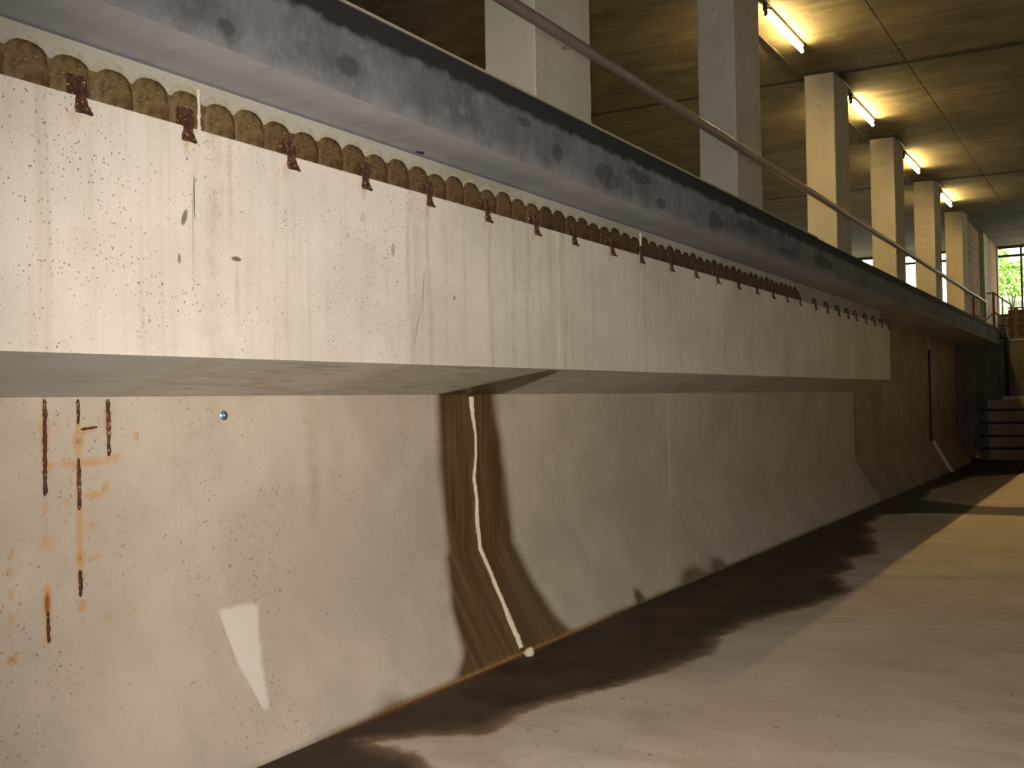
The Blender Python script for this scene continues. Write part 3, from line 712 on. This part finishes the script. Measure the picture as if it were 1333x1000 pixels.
# ------------------------------------------------------------------ white crust running down the soaked joint
def crust(pts, label):
    rd = random.Random(5); bm = bmesh.new(); prev = None
    P = []
    for a, b in zip(pts[:-1], pts[1:]):
        n = max(2, int(math.dist(a[:3], b[:3]) / .014))
        for i in range(n): P.append(tuple(a[k] + (b[k] - a[k]) * i / n for k in range(4)))
    P.append(pts[-1]); ph = 0
    o0 = P[-1]
    for i, (x, y, z, w_) in enumerate(P):
        nrm = Vector((0, -1, 0)) if z > -.95 else Vector((0, -.875, -.0)).lerp(Vector((0, -.875, .485)), 1).normalized()
        w2_ = w_ * (.72 + .12 * math.sin(i * .37) + rd.uniform(-.10, .10)); c = Vector((x + rd.uniform(-.0015, .0015), y, z)); h = .010 + w_ * .45 * rd.uniform(.6, 1.2)
        r = [c + Vector((-w2_, 0, 0)) - nrm * .01, c + Vector((-w2_ * .75, 0, 0)) + nrm * h * .6, c + Vector((-w2_ * .1, 0, 0)) + nrm * h, c + Vector((w2_ * .6, 0, 0)) + nrm * h * .55, c + Vector((w2_, 0, 0)) - nrm * .01]
        cur = [bm.verts.new(p - Vector((P[-1][0], P[-1][1], P[-1][2]))) for p in r]
        if prev:
            for q in range(4): bm.faces.new((prev[q], prev[q + 1], cur[q + 1], cur[q]))
            bm.faces.new((prev[4], prev[0], cur[0], cur[4]))
        prev = cur
    bmesh.ops.recalc_face_normals(bm, faces=bm.faces)
    o = bmo('lime_crust', bm, LIME, None, True); o.location = P[-1][:3]; return tag(o, label, 'lime deposit')
crust([(6.04, 3.8, .065, .032), (6.06, 3.8, -.08, .026), (6.09, 3.8, -.20, .010), (6.085, 3.8, -.33, .013), (6.06, 3.8, -.47, .020), (6.085, 3.8, -.60, .022), (6.09, 3.8, -.78, .024), (6.125, 3.8, -.95, .028),
       (6.10, 3.667, -1.19, .022), (6.085, 3.58, -1.35, .034), (6.06, 3.46, -1.565, .040)], 'white lime crust ridge running down the middle of the dark wet band')
o = tube('foot_deposit', [(0, 0, 0), (.01, -.02, .03), (.0, -.03, .05)], [.035, .03, .012], LIME, None, 9); o.location = (6.03, 3.40, -1.60); tag(o, 'small pale lime lump on wet floor at the foot of the crust', 'lime deposit')

# metal plug in the wall
pg = empty('wall_plug', (3.80, 3.80, -.021)); tag(pg, 'small bluish metal plug set in lower wall right of the rusty bars', 'plug')
tube('sleeve', [(0, .01, 0), (0, -.004, 0)], .024, GREYSTEEL, pg, 14); tube('bolt', [(0, 0, 0), (0, -.012, 0)], .011, GREYSTEEL, pg, 6)
# lens-shaped hole fitting in the soffit line
o = tube('soffit_ring', [(.03 * math.cos(a), .012 * math.sin(a), 0) for a in [q * math.pi / 8 for q in range(17)]], .004, BLACK, None, 6); o.location = (4.80, 3.315, 1.385); tag(o, 'small black ring fixed to deck soffit above the scallops', 'ring')

# ------------------------------------------------------------------ outdoors
gd = box('ground', 38.3, 70, -25, 30, 2.2, 2.5, GROUND); tag(gd, 'pale sunlit ground outside the far opening', kind='structure')
sl = extrude('hillside', lambda x: [(-25, 2.5), (-25, 2.5 + (x - 44) * .55), (30, 2.5 + (x - 44) * .55), (30, 2.5)], [44.05, 62], GROUND); tag(sl, 'sunlit slope outside the far opening', kind='structure')
def shrub(x, y, z, r, h, seed, label):
    rd = random.Random(seed); t = empty('shrub', (x, y, z)); tag(t, label, 'shrub', 'shrubs outside the far opening')
    V = []; F = []
    for q in range(1500):
        a = rd.uniform(0, 6.283); e = rd.uniform(-.3, 1); rr = r * rd.uniform(.55, 1.0) * (1 + .25 * math.sin(a * 3 + seed))
        c = Vector((rr * math.cos(a) * math.sqrt(max(0, 1 - e * e * .8)), rr * math.sin(a) * math.sqrt(max(0, 1 - e * e * .8)), h * .5 + h * .5 * e * rd.uniform(.7, 1.05)))
        u = Vector((rd.gauss(0, 1), rd.gauss(0, 1), rd.gauss(0, 1))).normalized() * .11; v = u.cross(Vector((rd.gauss(0, 1), rd.gauss(0, 1), rd.gauss(0, 1)))).normalized() * .05
        k = len(V); V += [c - u, c + v, c + u, c - v]; F.append((k, k + 1, k + 2, k + 3))
    me = bpy.data.meshes.new('foliage'); me.from_pydata(V, [], F); me.materials.append(LEAF); link('foliage', me, None, t)
    for s in range(3):
        tube('stem', [(0, 0, 0), (.2 * math.cos(s * 2.1), .2 * math.sin(s * 2.1), h * .5)], [.03, .015], BARK, t, 6)
shrub(45.3, 3.9, 3.2, .9, 2.0, 1, 'bright green shrub at the left edge of the far right opening')
shrub(46.5, 1.9, 3.7, 1.0, 1.8, 2, 'bright green shrub at the right frame edge seen through the far opening')
shrub(48.5, 5.2, 4.7, 1.2, 1.6, 3, 'green shrub farther up the slope behind the side wall')
shrub(49.5, -1.2, 5.2, 1.3, 1.8, 4, 'green shrub outside just beyond the right frame edge')

# ------------------------------------------------------------------ lift the whole place so that the floor is at z = 0
for o in S.objects:
    if o.parent is None:
        if o is cam: o.matrix_world = Matrix.Translation((0, 0, EYE)) @ o.matrix_world
        else: o.location.z += EYE
